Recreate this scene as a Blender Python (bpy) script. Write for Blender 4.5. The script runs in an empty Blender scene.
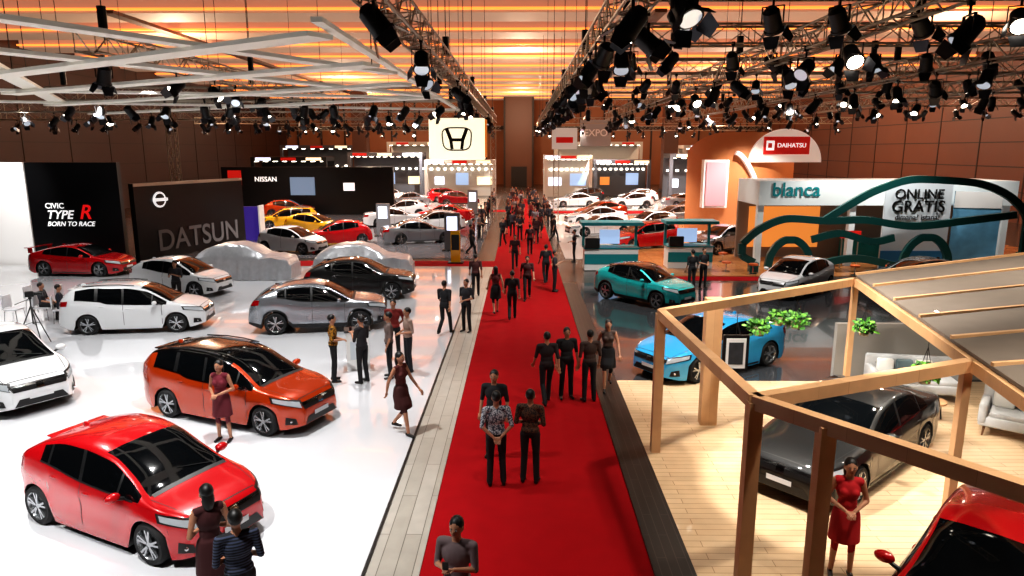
import bpy, math, random
import numpy as np
from mathutils import Vector, Matrix
from mathutils.bvhtree import BVHTree
random.seed(7)
scene = bpy.context.scene
COL = scene.collection
scene.view_settings.view_transform = 'Standard'
try: scene.view_settings.look = 'Medium High Contrast'
except Exception: pass

# ------------------------------------------------------------------ materials
def lin(c):
    if isinstance(c, str):
        c = c.lstrip('#'); c = [int(c[i:i+2], 16)/255 for i in (0, 2, 4)]
    return tuple(((x/12.92) if x <= 0.04045 else ((x+0.055)/1.055)**2.4) for x in c[:3])+(1.0,)
_M = {}
def mat(name, col='#808080', rough=0.5, metal=0.0, coat=0.0, emit=None, es=0.0, spec=0.5, noise=0.0, nscale=6.0, bump=0.0, sample=False):
    if name in _M: return _M[name]
    m = bpy.data.materials.new(name); m.use_nodes = True
    nt = m.node_tree; b = nt.nodes['Principled BSDF']
    b.inputs['Base Color'].default_value = lin(col)
    b.inputs['Roughness'].default_value = rough
    b.inputs['Metallic'].default_value = metal
    b.inputs['Coat Weight'].default_value = coat
    b.inputs['Coat Roughness'].default_value = 0.03
    b.inputs['Specular IOR Level'].default_value = spec
    if emit:
        b.inputs['Emission Color'].default_value = lin(emit)
        b.inputs['Emission Strength'].default_value = es
        if not sample:
            try: m.cycles.emission_sampling = 'NONE'
            except Exception: pass
    if noise > 0 or bump > 0:
        tc = nt.nodes.new('ShaderNodeTexCoord'); n = nt.nodes.new('ShaderNodeTexNoise')
        n.inputs['Scale'].default_value = nscale; n.inputs['Detail'].default_value = 4
        nt.links.new(tc.outputs['Object'], n.inputs['Vector'])
        if noise > 0:
            r = nt.nodes.new('ShaderNodeMapRange')
            r.inputs['To Min'].default_value = 1-noise; r.inputs['To Max'].default_value = 1+noise
            nt.links.new(n.outputs['Fac'], r.inputs['Value'])
            mx = nt.nodes.new('ShaderNodeVectorMath'); mx.operation = 'SCALE'
            mx.inputs[0].default_value = lin(col)[:3]
            nt.links.new(r.outputs['Result'], mx.inputs['Scale'])
            nt.links.new(mx.outputs['Vector'], b.inputs['Base Color'])
        if bump > 0:
            bp = nt.nodes.new('ShaderNodeBump'); bp.inputs['Strength'].default_value = bump
            bp.inputs['Distance'].default_value = 0.02
            nt.links.new(n.outputs['Fac'], bp.inputs['Height']); nt.links.new(bp.outputs['Normal'], b.inputs['Normal'])
    _M[name] = m
    return m

def plank_mat(name, c1, c2, cm, bw, bh, rot=0.0, rough=0.35, mortar=0.012, vertical=False, coat=0.0):
    if name in _M: return _M[name]
    m = bpy.data.materials.new(name); m.use_nodes = True
    nt = m.node_tree; b = nt.nodes['Principled BSDF']
    tc = nt.nodes.new('ShaderNodeTexCoord'); mp = nt.nodes.new('ShaderNodeMapping')
    if vertical: mp.inputs['Rotation'].default_value = (math.radians(90), 0, rot)
    else: mp.inputs['Rotation'].default_value = (0, 0, rot)
    br = nt.nodes.new('ShaderNodeTexBrick')
    br.inputs['Color1'].default_value = lin(c1); br.inputs['Color2'].default_value = lin(c2); br.inputs['Mortar'].default_value = lin(cm)
    br.inputs['Scale'].default_value = 1.0; br.inputs['Mortar Size'].default_value = mortar
    br.inputs['Brick Width'].default_value = bw; br.inputs['Row Height'].default_value = bh
    nt.links.new(tc.outputs['Object'], mp.inputs['Vector']); nt.links.new(mp.outputs['Vector'], br.inputs['Vector'])
    n = nt.nodes.new('ShaderNodeTexNoise'); n.inputs['Scale'].default_value = 3; n.inputs['Detail'].default_value = 5
    nt.links.new(mp.outputs['Vector'], n.inputs['Vector'])
    r = nt.nodes.new('ShaderNodeMapRange'); r.inputs['To Min'].default_value = 0.8; r.inputs['To Max'].default_value = 1.15
    nt.links.new(n.outputs['Fac'], r.inputs['Value'])
    mx = nt.nodes.new('ShaderNodeVectorMath'); mx.operation = 'SCALE'
    nt.links.new(br.outputs['Color'], mx.inputs[0]); nt.links.new(r.outputs['Result'], mx.inputs['Scale'])
    nt.links.new(mx.outputs['Vector'], b.inputs['Base Color'])
    b.inputs['Roughness'].default_value = rough; b.inputs['Coat Weight'].default_value = coat
    _M[name] = m
    return m

def pattern_mat(name, c1, c2, scale=18.0, stripes=False):
    if name in _M: return _M[name]
    m = bpy.data.materials.new(name); m.use_nodes = True
    nt = m.node_tree; b = nt.nodes['Principled BSDF']
    tc = nt.nodes.new('ShaderNodeTexCoord')
    if stripes:
        t = nt.nodes.new('ShaderNodeTexWave'); t.bands_direction = 'Z'; t.inputs['Scale'].default_value = scale; out = t.outputs['Fac']
    else:
        t = nt.nodes.new('ShaderNodeTexVoronoi'); t.inputs['Scale'].default_value = scale; out = t.outputs['Distance']
    nt.links.new(tc.outputs['Object'], t.inputs['Vector'])
    cr = nt.nodes.new('ShaderNodeValToRGB'); cr.color_ramp.elements[0].color = lin(c1); cr.color_ramp.elements[1].color = lin(c2)
    cr.color_ramp.elements[0].position = 0.4; cr.color_ramp.elements[1].position = 0.6
    nt.links.new(out, cr.inputs['Fac']); nt.links.new(cr.outputs['Color'], b.inputs['Base Color'])
    b.inputs['Roughness'].default_value = 0.8
    _M[name] = m
    return m

# ------------------------------------------------------------------ mesh builder
class MB:
    def __init__(s): s.v = []; s.f = []; s.m = []; s.sm = []; s.mats = []
    def mi(s, m):
        if m not in s.mats: s.mats.append(m)
        return s.mats.index(m)
    def add(s, vs, fs, m, smooth=False, M=None):
        o = len(s.v); k = s.mi(m)
        for v in vs:
            v = Vector(v)
            if M is not None: v = M @ v
            s.v.append((v.x, v.y, v.z))
        for f in fs:
            s.f.append(tuple(i+o for i in f)); s.m.append(k); s.sm.append(smooth)
    def box(s, c, d, m, M=None):
        x, y, z = d[0]/2, d[1]/2, d[2]/2; c = Vector(c)
        vs = [c+Vector((a*x, b*y, e*z)) for a in (-1, 1) for b in (-1, 1) for e in (-1, 1)]
        s.add(vs, [(0, 1, 3, 2), (4, 6, 7, 5), (0, 4, 5, 1), (2, 3, 7, 6), (0, 2, 6, 4), (1, 5, 7, 3)], m, False, M)
    def bb(s, x0, x1, y0, y1, z0, z1, m, M=None):
        s.box(((x0+x1)/2, (y0+y1)/2, (z0+z1)/2), (x1-x0, y1-y0, z1-z0), m, M)
    def rbox(s, c, d, r, m, M=None):
        h = [d[0]/2, d[1]/2, d[2]/2]; r = min(r, *[q*0.98 for q in h]); c = Vector(c)
        def cs(H): return [-H, -H+0.35*r, -H+r, H-r, H-0.35*r, H]
        for ax in range(3):
            a, b = [(1, 2), (2, 0), (0, 1)][ax]
            for sg in (-1, 1):
                vs = []
                for u in cs(h[a]):
                    for w in cs(h[b]):
                        p = [0, 0, 0]; p[ax] = sg*h[ax]; p[a] = u; p[b] = w
                        q = [max(-(h[i]-r), min(h[i]-r, p[i])) for i in range(3)]
                        dd = Vector([p[i]-q[i] for i in range(3)]); dd.normalize()
                        vs.append(c+Vector(q)+dd*r)
                fs = []
                for i in range(5):
                    for j in range(5):
                        f = (i*6+j, (i+1)*6+j, (i+1)*6+j+1, i*6+j+1)
                        fs.append(f if sg > 0 else f[::-1])
                s.add(vs, fs, m, True, M)
    def cyl(s, p0, p1, r0, r1, m, n=12, cap=True, smooth=True, M=None):
        p0 = Vector(p0); p1 = Vector(p1); d = (p1-p0)
        if d.length < 1e-6: return
        d.normalize(); a = d.orthogonal().normalized(); b = d.cross(a)
        vs = []
        for p, r in ((p0, r0), (p1, r1)):
            for i in range(n):
                t = 2*math.pi*i/n; vs.append(p+(a*math.cos(t)+b*math.sin(t))*r)
        s.add(vs, [(i, (i+1) % n, n+(i+1) % n, n+i) for i in range(n)], m, smooth, M)
        if cap:
            s.add(vs[:n], [tuple(range(n))[::-1]], m, False, M); s.add(vs[n:], [tuple(range(n))], m, False, M)
    def beam(s, p0, p1, w, h, m, up=(0, 0, 1)):
        p0 = Vector(p0); p1 = Vector(p1); d = (p1-p0).normalized(); up = Vector(up)
        a = d.cross(up)
        if a.length < 1e-3: a = d.cross(Vector((0, 1, 0)))
        a.normalize(); b = a.cross(d).normalized()
        vs = [p+a*sa*w/2+b*sb*h/2 for p in (p0, p1) for sa, sb in ((-1, -1), (1, -1), (1, 1), (-1, 1))]
        s.add(vs, [(0, 1, 2, 3)[::-1], (4, 5, 6, 7), (0, 1, 5, 4), (1, 2, 6, 5), (2, 3, 7, 6), (3, 0, 4, 7)], m)
    def sph(s, c, r, m, n=12, k=8, M=None):
        if not hasattr(r, '__len__'): r = (r, r, r)
        c = Vector(c); vs = [c+Vector((0, 0, r[2]))]
        for i in range(1, k):
            t = math.pi*i/k
            for j in range(n):
                u = 2*math.pi*j/n
                vs.append(c+Vector((r[0]*math.sin(t)*math.cos(u), r[1]*math.sin(t)*math.sin(u), r[2]*math.cos(t))))
        vs.append(c-Vector((0, 0, r[2]))); fs = []
        for j in range(n): fs.append((0, 1+j, 1+(j+1) % n))
        for i in range(k-2):
            for j in range(n):
                a = 1+i*n; fs.append((a+j, a+n+j, a+n+(j+1) % n, a+(j+1) % n))
        a = 1+(k-2)*n
        for j in range(n): fs.append((a+j, len(vs)-1, a+(j+1) % n))
        s.add(vs, fs, m, True, M)
    def lathe_y(s, c, prof, m, n=28, smooth=True):
        c = Vector(c); vs = []
        for r, y in prof:
            for i in range(n):
                t = 2*math.pi*i/n; vs.append(c+Vector((r*math.cos(t), y, r*math.sin(t))))
        fs = []
        for k in range(len(prof)-1):
            for i in range(n):
                fs.append((k*n+i, k*n+(i+1) % n, (k+1)*n+(i+1) % n, (k+1)*n+i))
        s.add(vs, fs, m, smooth)
    def tube(s, pts, r, m, n=8):
        for i in range(len(pts)-1): s.cyl(pts[i], pts[i+1], r, r, m, n)
    def mesh(s, name, sharp=None):
        me = bpy.data.meshes.new(name); me.from_pydata(s.v, [], s.f)
        for m in s.mats: me.materials.append(m)
        me.polygons.foreach_set('material_index', s.m); me.polygons.foreach_set('use_smooth', s.sm)
        me.update()
        if sharp is not None:
            try: me.set_sharp_from_angle(angle=math.radians(sharp))
            except Exception: pass
        return me
    def obj(s, name, loc=(0, 0, 0), rz=0.0, parent=None, sharp=40):
        return place(s.mesh(name, sharp), name, loc, rz, parent)

def place(me, name, loc=(0, 0, 0), rz=0.0, parent=None, rot=None, scale=None):
    o = bpy.data.objects.new(name, me); COL.objects.link(o)
    o.location = loc; o.rotation_euler = rot if rot else (0, 0, math.radians(rz))
    if scale: o.scale = (scale,)*3
    if parent: o.parent = parent
    return o

def text(body, loc, size, m, parent=None, rz=0.0, name='sign_lettering', align='CENTER', ext=0.01, shear=0.0):
    cu = bpy.data.curves.new(name, 'FONT'); cu.body = body; cu.size = size; cu.extrude = ext
    cu.align_x = align; cu.align_y = 'CENTER'; cu.shear = shear; cu.offset = size*.012; cu.materials.append(m)
    o = bpy.data.objects.new(name, cu); COL.objects.link(o)
    o.rotation_euler = (math.radians(90), 0, math.radians(rz)); o.location = loc
    if parent: o.parent = parent
    return o

# ------------------------------------------------------------------ common materials
BLACK = mat('black_plastic', '#0b0b0c', 0.45)
DGREY = mat('dark_grey', '#2a2a2e', 0.5)
WHITE = mat('white_laminate', '#e4e4e2', 0.35)
ALU = mat('aluminium', '#b9b3a8', 0.35, 0.8)
GLASS = mat('tinted_glass', '#07090b', 0.05, 0.0, spec=0.8)
TIRE = mat('tire_rubber', '#101012', 0.75)
RIM = mat('alloy_rim', '#b4b7ba', 0.25, 0.85)
CHROME = mat('chrome', '#d8dadc', 0.1, 1.0)
HEADL = mat('headlamp_lens', '#b9c2c8', 0.08, 0.5, coat=1.0, emit='#ffffff', es=0.15)
TAILL = mat('tail_lamp_lens', '#8f0810', 0.12, coat=1.0)
PLATE = mat('number_plate', '#c8c8ca', 0.4)
def paint(n, c, metal=0.15, rough=0.25): return mat('paint_'+n, c, rough, metal, coat=1.0)
P_RED = paint('red', '#b80a14', .2); P_ORG = paint('orange', '#b83a0c', 0.35); P_WHT = paint('white', '#d2d4d6', 0.0)
P_SIL = paint('silver', '#9a9ea4', 0.7); P_BLK = mat('paint_black', '#030304', 0.5, 0.0, coat=1.0, spec=.3); P_TRQ = paint('turquoise', '#22b3b4', 0.25)
P_BLU = paint('blue', '#3aa6dc', 0.25); P_YEL = paint('yellow', '#d89e14', 0.1); P_DRD = paint('dark_red', '#7c0a12', 0.3)
P_DBL = paint('deep_blue', '#20329a', 0.3)

# ------------------------------------------------------------------ cars
def pchip(xs, ys):
    xs = np.array(xs, float); ys = np.array(ys, float); h = np.diff(xs); d = np.diff(ys)/h
    m = np.zeros(len(xs)); m[0] = d[0]; m[-1] = d[-1]
    for i in range(1, len(xs)-1):
        if d[i-1]*d[i] > 0: m[i] = 2*d[i-1]*d[i]/(d[i-1]+d[i])
    def f(x):
        x = min(max(x, xs[0]), xs[-1]); i = min(int(np.searchsorted(xs, x, 'right'))-1, len(xs)-2)
        t = (x-xs[i])/h[i]
        return float((1+2*t)*(1-t)**2*ys[i]+t*(1-t)**2*h[i]*m[i]+t*t*(3-2*t)*ys[i+1]+t*t*(t-1)*h[i]*m[i+1])
    return f

SPECS = {
 'hatchback': dict(L=4.0, W=1.72, gc=.15, R=.318, fa=.80, wb=2.53, top=[(0,.54),(.02,.64),(.08,.72),(.3,.82),(.85,.96),(1.25,1.19),(1.8,1.42),(2.25,1.485),(2.7,1.47),(3.2,1.38),(3.45,1.28),(3.80,1.00),(3.95,.78),(4.0,.56)],
    belt=[(0,.77),(.9,.88),(2.2,.97),(3.1,1.10),(3.6,1.12),(4,1.0)], cowl=.88, hd=1.84, rh=3.34, rb=3.77, wA=.98, wD=3.14, pil=[(1.40,1.44),(2.18,2.25),(2.92,2.97)], roof=None),
 'mpv': dict(L=4.4, W=1.72, gc=.17, R=.318, fa=.81, wb=2.65, top=[(0,.56),(.02,.66),(.08,.75),(.35,.87),(.95,1.01),(1.35,1.23),(1.85,1.45),(2.4,1.545),(3.1,1.545),(3.85,1.47),(4.05,1.40),(4.28,1.08),(4.36,.82),(4.4,.58)],
    belt=[(0,.82),(.9,.91),(2.85,.99),(3.05,1.06),(4.0,1.13),(4.4,1.08)], cowl=.97, hd=1.88, rh=3.98, rb=4.24, wA=1.08, wD=3.80, pil=[(1.5,1.54),(2.35,2.42),(3.12,3.22)], roof=None, rails=True),
 'suv': dict(L=4.32, W=1.80, gc=.21, R=.35, fa=.85, wb=2.62, top=[(0,.60),(.02,.74),(.08,.84),(.4,.96),(1.05,1.06),(1.45,1.28),(1.95,1.50),(2.4,1.57),(3.0,1.54),(3.6,1.40),(4.12,1.10),(4.27,.85),(4.32,.62)],
    belt=[(0,.88),(1,.98),(2.6,1.06),(3.4,1.19),(3.7,1.2),(4.32,1.1)], cowl=1.07, hd=1.95, rh=3.50, rb=4.08, wA=1.18, wD=3.38, pil=[(2.3,2.37),(3.10,3.15)], roof=None, clad=True),
 'sedan': dict(L=4.85, W=1.84, gc=.15, R=.335, fa=.95, wb=2.8, top=[(0,.5),(.02,.61),(.1,.71),(.45,.82),(1.3,.95),(2.15,1.34),(2.75,1.435),(3.3,1.385),(4.1,1.09),(4.65,1.03),(4.8,.85),(4.85,.62)],
    belt=[(0,.76),(1.3,.89),(2.8,.96),(3.9,1.03),(4.85,.98)], cowl=1.3, hd=2.15, rh=3.36, rb=4.08, wA=1.48, wD=3.78, pil=[(2.52,2.59),(3.42,3.46)], roof=None),
 'fastback': dict(L=4.55, W=1.84, gc=.14, R=.34, fa=.9, wb=2.7, top=[(0,.5),(.02,.6),(.1,.70),(.45,.81),(1.15,.95),(1.6,1.17),(2.05,1.35),(2.55,1.42),(3.2,1.36),(4.1,1.12),(4.42,1.0),(4.52,.82),(4.55,.6)],
    belt=[(0,.76),(1.3,.89),(3.0,.99),(3.9,1.06),(4.55,.98)], cowl=1.17, hd=2.08, rh=3.30, rb=4.2, wA=1.32, wD=3.6, pil=[(2.4,2.47),(3.22,3.26)], roof=None),
}
SPECS['sport'] = dict(SPECS['fastback'], wing=True)
PF = ([0,.2,.40,.62,.80,.88,1.0], [.93,.97,1.0,.972,1.0,.972,.93])
_CARS = {}
def car_mesh(kind, blackroof=False):
    key = (kind, blackroof)
    if key in _CARS: return _CARS[key]
    S = SPECS[kind]; L = S['L']; W2 = S['W']/2; R = S['R']; Ra = R+.05
    T = pchip(*zip(*S['top'])); B = pchip(*zip(*S['belt'])); Rw = [S['fa'], S['fa']+S['wb']]
    st = set([0, .008, .02, .04, .07, .11, .16, .23, .32, L, L-.008, L-.02, L-.045, L-.08, L-.13, L-.2])
    x = .3
    while x < L-.25: st.add(round(x, 3)); x += .12
    for c in Rw:
        for i in range(0, 13): st.add(round(c+Ra*math.cos(math.pi*i/12), 4))
        st.add(c+Ra+.006); st.add(c-Ra-.006)
    keys = [S['cowl'], S['hd'], S['rh'], S['rb'], S['wA'], S['wD']]+[q for p in S['pil'] for q in p]
    hard = set(keys) | {c+s*(Ra+.006) for c in Rw for s in (-1, 1)} | {round(c+s*Ra, 4) for c in Rw for s in (-1, 1)}
    st = sorted(st | set(keys)); out = []
    for q in st:
        if out and q-out[-1] < .022 and q > .12 and q < L-.12:
            if q in hard and out[-1] in hard: out.append(q)
            elif q in hard: out[-1] = q
            continue
        out.append(q)
    st = out
    def w(s):
        g = 1.0-.03*((s-L/2)/(L/2))**2
        if s < .85: g -= .36*(1-s/.85)**2.6
        r = L-s
        if r < .65: g -= .26*(1-r/.65)**2.5
        return W2*g
    mid = (S['hd']+S['rh'])/2; half = (S['rb']-S['cowl'])/2
    def sec(s):
        top = T(s); be = min(B(s), top-.05); ww = w(s); zb = S['gc']
        if s < .35: zb += (.35-s)*.25
        if L-s < .4: zb += (.4-(L-s))*.35
        for c in Rw:
            d = abs(s-c)
            if d <= Ra+.001: zb = max(zb, R+math.sqrt(max(0, Ra*Ra-d*d)))
        zb = min(zb, be-.08); pts = [(0, zb), (.78*ww, zb)]
        for t in (0, .15, .35, .55, .75, .88, 1):
            z = zb+(be-zb)*t; pts.append((ww*float(np.interp(z/be, *PF)), z))
        dz = top-be; c = min(1, max(0, (dz-.05)/.38)); tp = 1-.09*min(1, abs((s-mid)/half))**2
        l = lambda a, b: (a+(b*tp-a)*c)*ww
        pts += [(l(.885, .765), be+dz*(.5+.33*c)), (l(.80, .69), be+dz*(.72+.215*c)), (l(.45, .40), be+dz*(.93+.055*c)), (0, top)]
        return pts
    mb = MB()
    PA = P_RED; ROOF = mat('roof_gloss_black', '#070708', 0.12, coat=1.0)
    order = [PA, ROOF, GLASS, TIRE, RIM, BLACK, CHROME, HEADL, TAILL, PLATE]
    for q in order: mb.mi(q)
    V = []; n = 24
    for s in st:
        p = sec(s); X = L/2-s
        V += [(X, y, z) for y, z in p]+[(X, -y, z) for y, z in p[11:0:-1]]
    F = []; FM = []
    for i in range(len(st)-1):
        m = (st[i]+st[i+1])/2
        inp = any(a-.001 < m < b+.001 for a, b in S['pil'])
        for j in range(n):
            k = j if j < 12 else 23-j
            F.append((i*n+j, i*n+(j+1) % n, (i+1)*n+(j+1) % n, (i+1)*n+j))
            mt = 0
            if k <= 1: mt = 5
            elif k <= 7:
                mt = 0
                if k == 2 and S.get('clad'): mt = 5
            elif k == 8: mt = (5 if inp else 2) if S['wA'] < m < S['wD'] else 0
            elif k == 9: mt = 0
            else:
                if S['cowl'] < m < S['hd'] or S['rh'] < m < S['rb']: mt = 2
                elif S['hd'] < m < S['rh'] and blackroof: mt = 1
            if blackroof and k == 9 and S['hd']-.1 < m < S['rh']+.1: mt = 1
            FM.append(mt)
    F.append(tuple(range(n))[::-1]); FM.append(0); e = (len(st)-1)*n
    F.append(tuple(range(e, e+n))); FM.append(0)
    mb.v = list(V); mb.f = list(F); mb.m = FM; mb.sm = [True]*len(F)
    bvh = BVHTree.FromPolygons([Vector(v) for v in V], F)
    def hit(p, d, off):
        d = Vector(d).normalized(); p = Vector(p)
        loc, nr, _, _ = bvh.ray_cast(p-d*1.5, d)
        if loc is None: return None
        if nr.dot(d) > 0: nr = -nr
        return loc+nr*off
    def patch(c, d, m, nu=6, nv=3, off=.006):
        c = [Vector(q) for q in c]; g = []
        for i in range(nu+1):
            for j in range(nv+1):
                u = i/nu; v = j/nv
                p = (c[0]*(1-u)+c[1]*u)*(1-v)+(c[3]*(1-u)+c[2]*u)*v
                h = hit(p, d, off)
                if h is None: return
                g.append(h)
        mb.add(g, [(i*(nv+1)+j, (i+1)*(nv+1)+j, (i+1)*(nv+1)+j+1, i*(nv+1)+j+1) for i in range(nu) for j in range(nv)], m, True)
    hl = L/2; hz = T(.12); ez = S['gc']
    patch([(hl, -W2*.56, hz-.19), (hl, W2*.56, hz-.19), (hl, W2*.60, hz-.05), (hl, -W2*.60, hz-.05)], (-1, 0, 0), BLACK, 12, 4, .008)
    patch([(hl, -W2*.56, hz-.10), (hl, W2*.56, hz-.10), (hl, W2*.60, hz-.06), (hl, -W2*.60, hz-.06)], (-1, 0, 0), CHROME, 12, 1, .014)
    patch([(hl, -W2*.58, ez+.10), (hl, W2*.58, ez+.10), (hl, W2*.46, ez+.25), (hl, -W2*.46, ez+.25)], (-1, 0, 0), BLACK, 12, 3, .008)
    patch([(hl, -.22, ez+.22), (hl, .22, ez+.22), (hl, .22, ez+.31), (hl, -.22, ez+.31)], (-1, 0, 0), PLATE, 3, 2, .018)
    patch([(hl, -.07, hz-.17), (hl, .07, hz-.17), (hl, .07, hz-.05), (hl, -.07, hz-.05)], (-1, 0, 0), CHROME, 2, 2, .02)
    patch([(hl-.16, -W2*.66, 2), (hl-.16, W2*.66, 2), (hl-.145, W2*.66, 2), (hl-.145, -W2*.66, 2)], (0, 0, -1), BLACK, 14, 1, .002)
    for sg in (-1, 1):
        # hood side shut lines
        patch([(hl-.18, sg*W2*.66, 2), (hl-S['cowl']+.05, sg*W2*.80, 2), (hl-S['cowl']+.05, sg*W2*.812, 2), (hl-.18, sg*W2*.672, 2)], (0, 0, -1), BLACK, 10, 1, .002)
        patch([(hl-.06, sg*W2*.52, hz-.18), (hl-.56, sg*W2*.97, hz-.04), (hl-.62, sg*W2*.94, hz+.08), (hl-.10, sg*W2*.58, hz-.01)], (-1, -sg*.9, -.15), BLACK, 8, 3, .006)
        patch([(hl-.08, sg*W2*.58, hz-.155), (hl-.51, sg*W2*.96, hz-.02), (hl-.56, sg*W2*.93, hz+.055), (hl-.12, sg*W2*.61, hz-.035)], (-1, -sg*.9, -.15), HEADL, 8, 3, .012)
        patch([(hl-.12, sg*W2*.68, ez+.12), (hl-.30, sg*W2*.88, ez+.12), (hl-.28, sg*W2*.87, ez+.28), (hl-.14, sg*W2*.72, ez+.24)], (-1, -sg*.9, 0), BLACK, 4, 3, .008)
        h = hit((hl-.2, sg*W2*.79, ez+.19), (-1, -sg*.9, 0), .012)
        if h: mb.sph(h, (.025, .035, .035), CHROME, 10, 6)
        rz = B(L-.2)
        patch([(-hl+.03, sg*W2*.60, rz-.22), (-hl+.34, sg*W2*.97, rz-.18), (-hl+.38, sg*W2*.93, rz-.02), (-hl+.05, sg*W2*.60, rz-.07)], (1, -sg*.9, 0), TAILL, 6, 3, .008)
        for sx in (S['wA']+.14, S['pil'][-2 if len(S['pil']) > 2 else 0][0]+.02, S['pil'][-1][0]+.03):
            X = hl-sx
            patch([(X-.007, sg*W2, ez+.14), (X+.007, sg*W2, ez+.14), (X+.007, sg*W2, B(sx)-.01), (X-.007, sg*W2, B(sx)-.01)], (0, -sg, 0), BLACK, 1, 8, .003)
        for sx in (S['pil'][-2 if len(S['pil']) > 2 else 0][0]-.13, S['pil'][-1][0]-.13):
            h = hit((hl-sx, sg*W2, B(sx)-.14), (0, -sg, 0), .012)
            if h: mb.sph(h, (.085, .018, .017), PA, 8, 5)
        # bright trim along the belt line
        g = []
        for i in range(25):
            s_ = S['wA']+.1+(S['wD']-S['wA']-.1)*i/24
            a = hit((hl-s_, sg*W2, B(s_)-.018), (0, -sg, 0), .007); b = hit((hl-s_, sg*W2, B(s_)+.006), (0, -sg, 0), .007)
            if a and b: g += [a, b]
        mb.add(g, [(2*i, 2*i+2, 2*i+3, 2*i+1) for i in range(len(g)//2-1)], CHROME if kind in ('sedan', 'mpv') else BLACK, True)
        patch([(hl-S['fa']-Ra-.05, sg*W2, ez+.03), (hl-Rw[1]+Ra+.05, sg*W2, ez+.03), (hl-Rw[1]+Ra+.05, sg*W2, ez+.08), (hl-S['fa']-Ra-.05, sg*W2, ez+.08)], (0, -sg, 0), BLACK, 8, 1, .006)
        mz = B(S['wA'])+.09; mx = hl-S['wA']-.30
        mb.sph((mx, sg*(W2+.09), mz), (.075, .115, .07), PA, 12, 8)
        mb.sph((mx-.035, sg*(W2+.09), mz), (.05, .10, .055), GLASS, 10, 6)
        mb.cyl((mx+.01, sg*(W2-.10), mz-.09), (mx+.01, sg*(W2+.04), mz-.03), .03, .025, BLACK, 8)
        if S.get('rails'):
            pts = [hit((hl-q, sg*W2*.65, 2), (0, 0, -1), .035) for q in (S['hd']+.2, 2.5, 3.0, 3.6)]
            if all(pts): mb.tube([tuple(q) for q in pts], .016, BLACK, 6)
        for c in Rw:
            X = hl-c; yo = sg*(w(c)*.985); s2 = sg
            mb.lathe_y((X, yo, R), [(R*.71, 0), (R*.90, s2*.006), (R*.985, -s2*.03), (R, -s2*.06), (R, -s2*.15), (R*.97, -s2*.19), (R*.68, -s2*.20)], TIRE, 30)
            mb.lathe_y((X, yo, R), [(R*.73, s2*.002), (R*.69, -s2*.010), (R*.65, -s2*.07)], RIM, 30)
            mb.lathe_y((X, yo, R), [(R*.69, -s2*.065), (.001, -s2*.065)], BLACK, 30)
            mb.cyl((X, yo-s2*.05, R), (X, yo-s2*.012, R), .055, .05, RIM, 12)
            for k in range(5):
                for dd in (-.17, .17):
                    t = 2*math.pi*k/5+.3
                    a0 = t+dd*.5; a1 = t+dd
                    p0 = Vector((X+.045*math.cos(a0), yo-s2*.022, R+.045*math.sin(a0)))
                    p1 = Vector((X+R*.69*math.cos(a1), yo-s2*.014, R+R*.69*math.sin(a1)))
                    mb.beam(p0, p1, .030, .034, RIM, up=(0, 1, 0))
    patch([(-hl, -.25, ez+.40), (-hl, .25, ez+.40), (-hl, .25, ez+.50), (-hl, -.25, ez+.50)], (1, 0, 0), PLATE, 3, 2, .015)
    cz = S['cowl']
    g = [hit((hl-cz+.05-.07*a, (b_/8-1)*W2*.74, 2), (0, 0, -1), .006) for a in (0, 1) for b_ in range(17)]
    if all(g): mb.add(g, [(i, i+1, 18+i, 17+i) for i in range(16)], BLACK, True)
    h = hit((hl-S['rh']+.15, 0, 2), (0, 0, -1), 0)
    if h: mb.sph(h, (.09, .02, .05), PA, 8, 6)
    for sg in (-1, 1):
        a = hit((hl-S['cowl']-.06, sg*.45, 2), (0, 0, -1), .012); b = hit((hl-S['cowl']-.20, sg*.45-.5, 2), (0, 0, -1), .012)
        if a and b: mb.cyl(a, b, .008, .006, BLACK, 5)
    if S.get('wing'):
        for sg in (-1, 1): mb.box((-hl+.18, sg*.62, 1.16), (.22, .03, .26), PA)
        mb.box((-hl+.13, 0, 1.29), (.26, 1.5, .03), PA)
    elif kind not in ('sedan', 'fastback'):
        a = T(S['rh'])-.02
        mb.rbox((hl-S['rh']-.03, 0, a), (.20, W2*1.10, .035), .016, ROOF if blackroof else PA)
    me = mb.mesh('car_'+kind, 38)
    _CARS[key] = me
    return me

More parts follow.
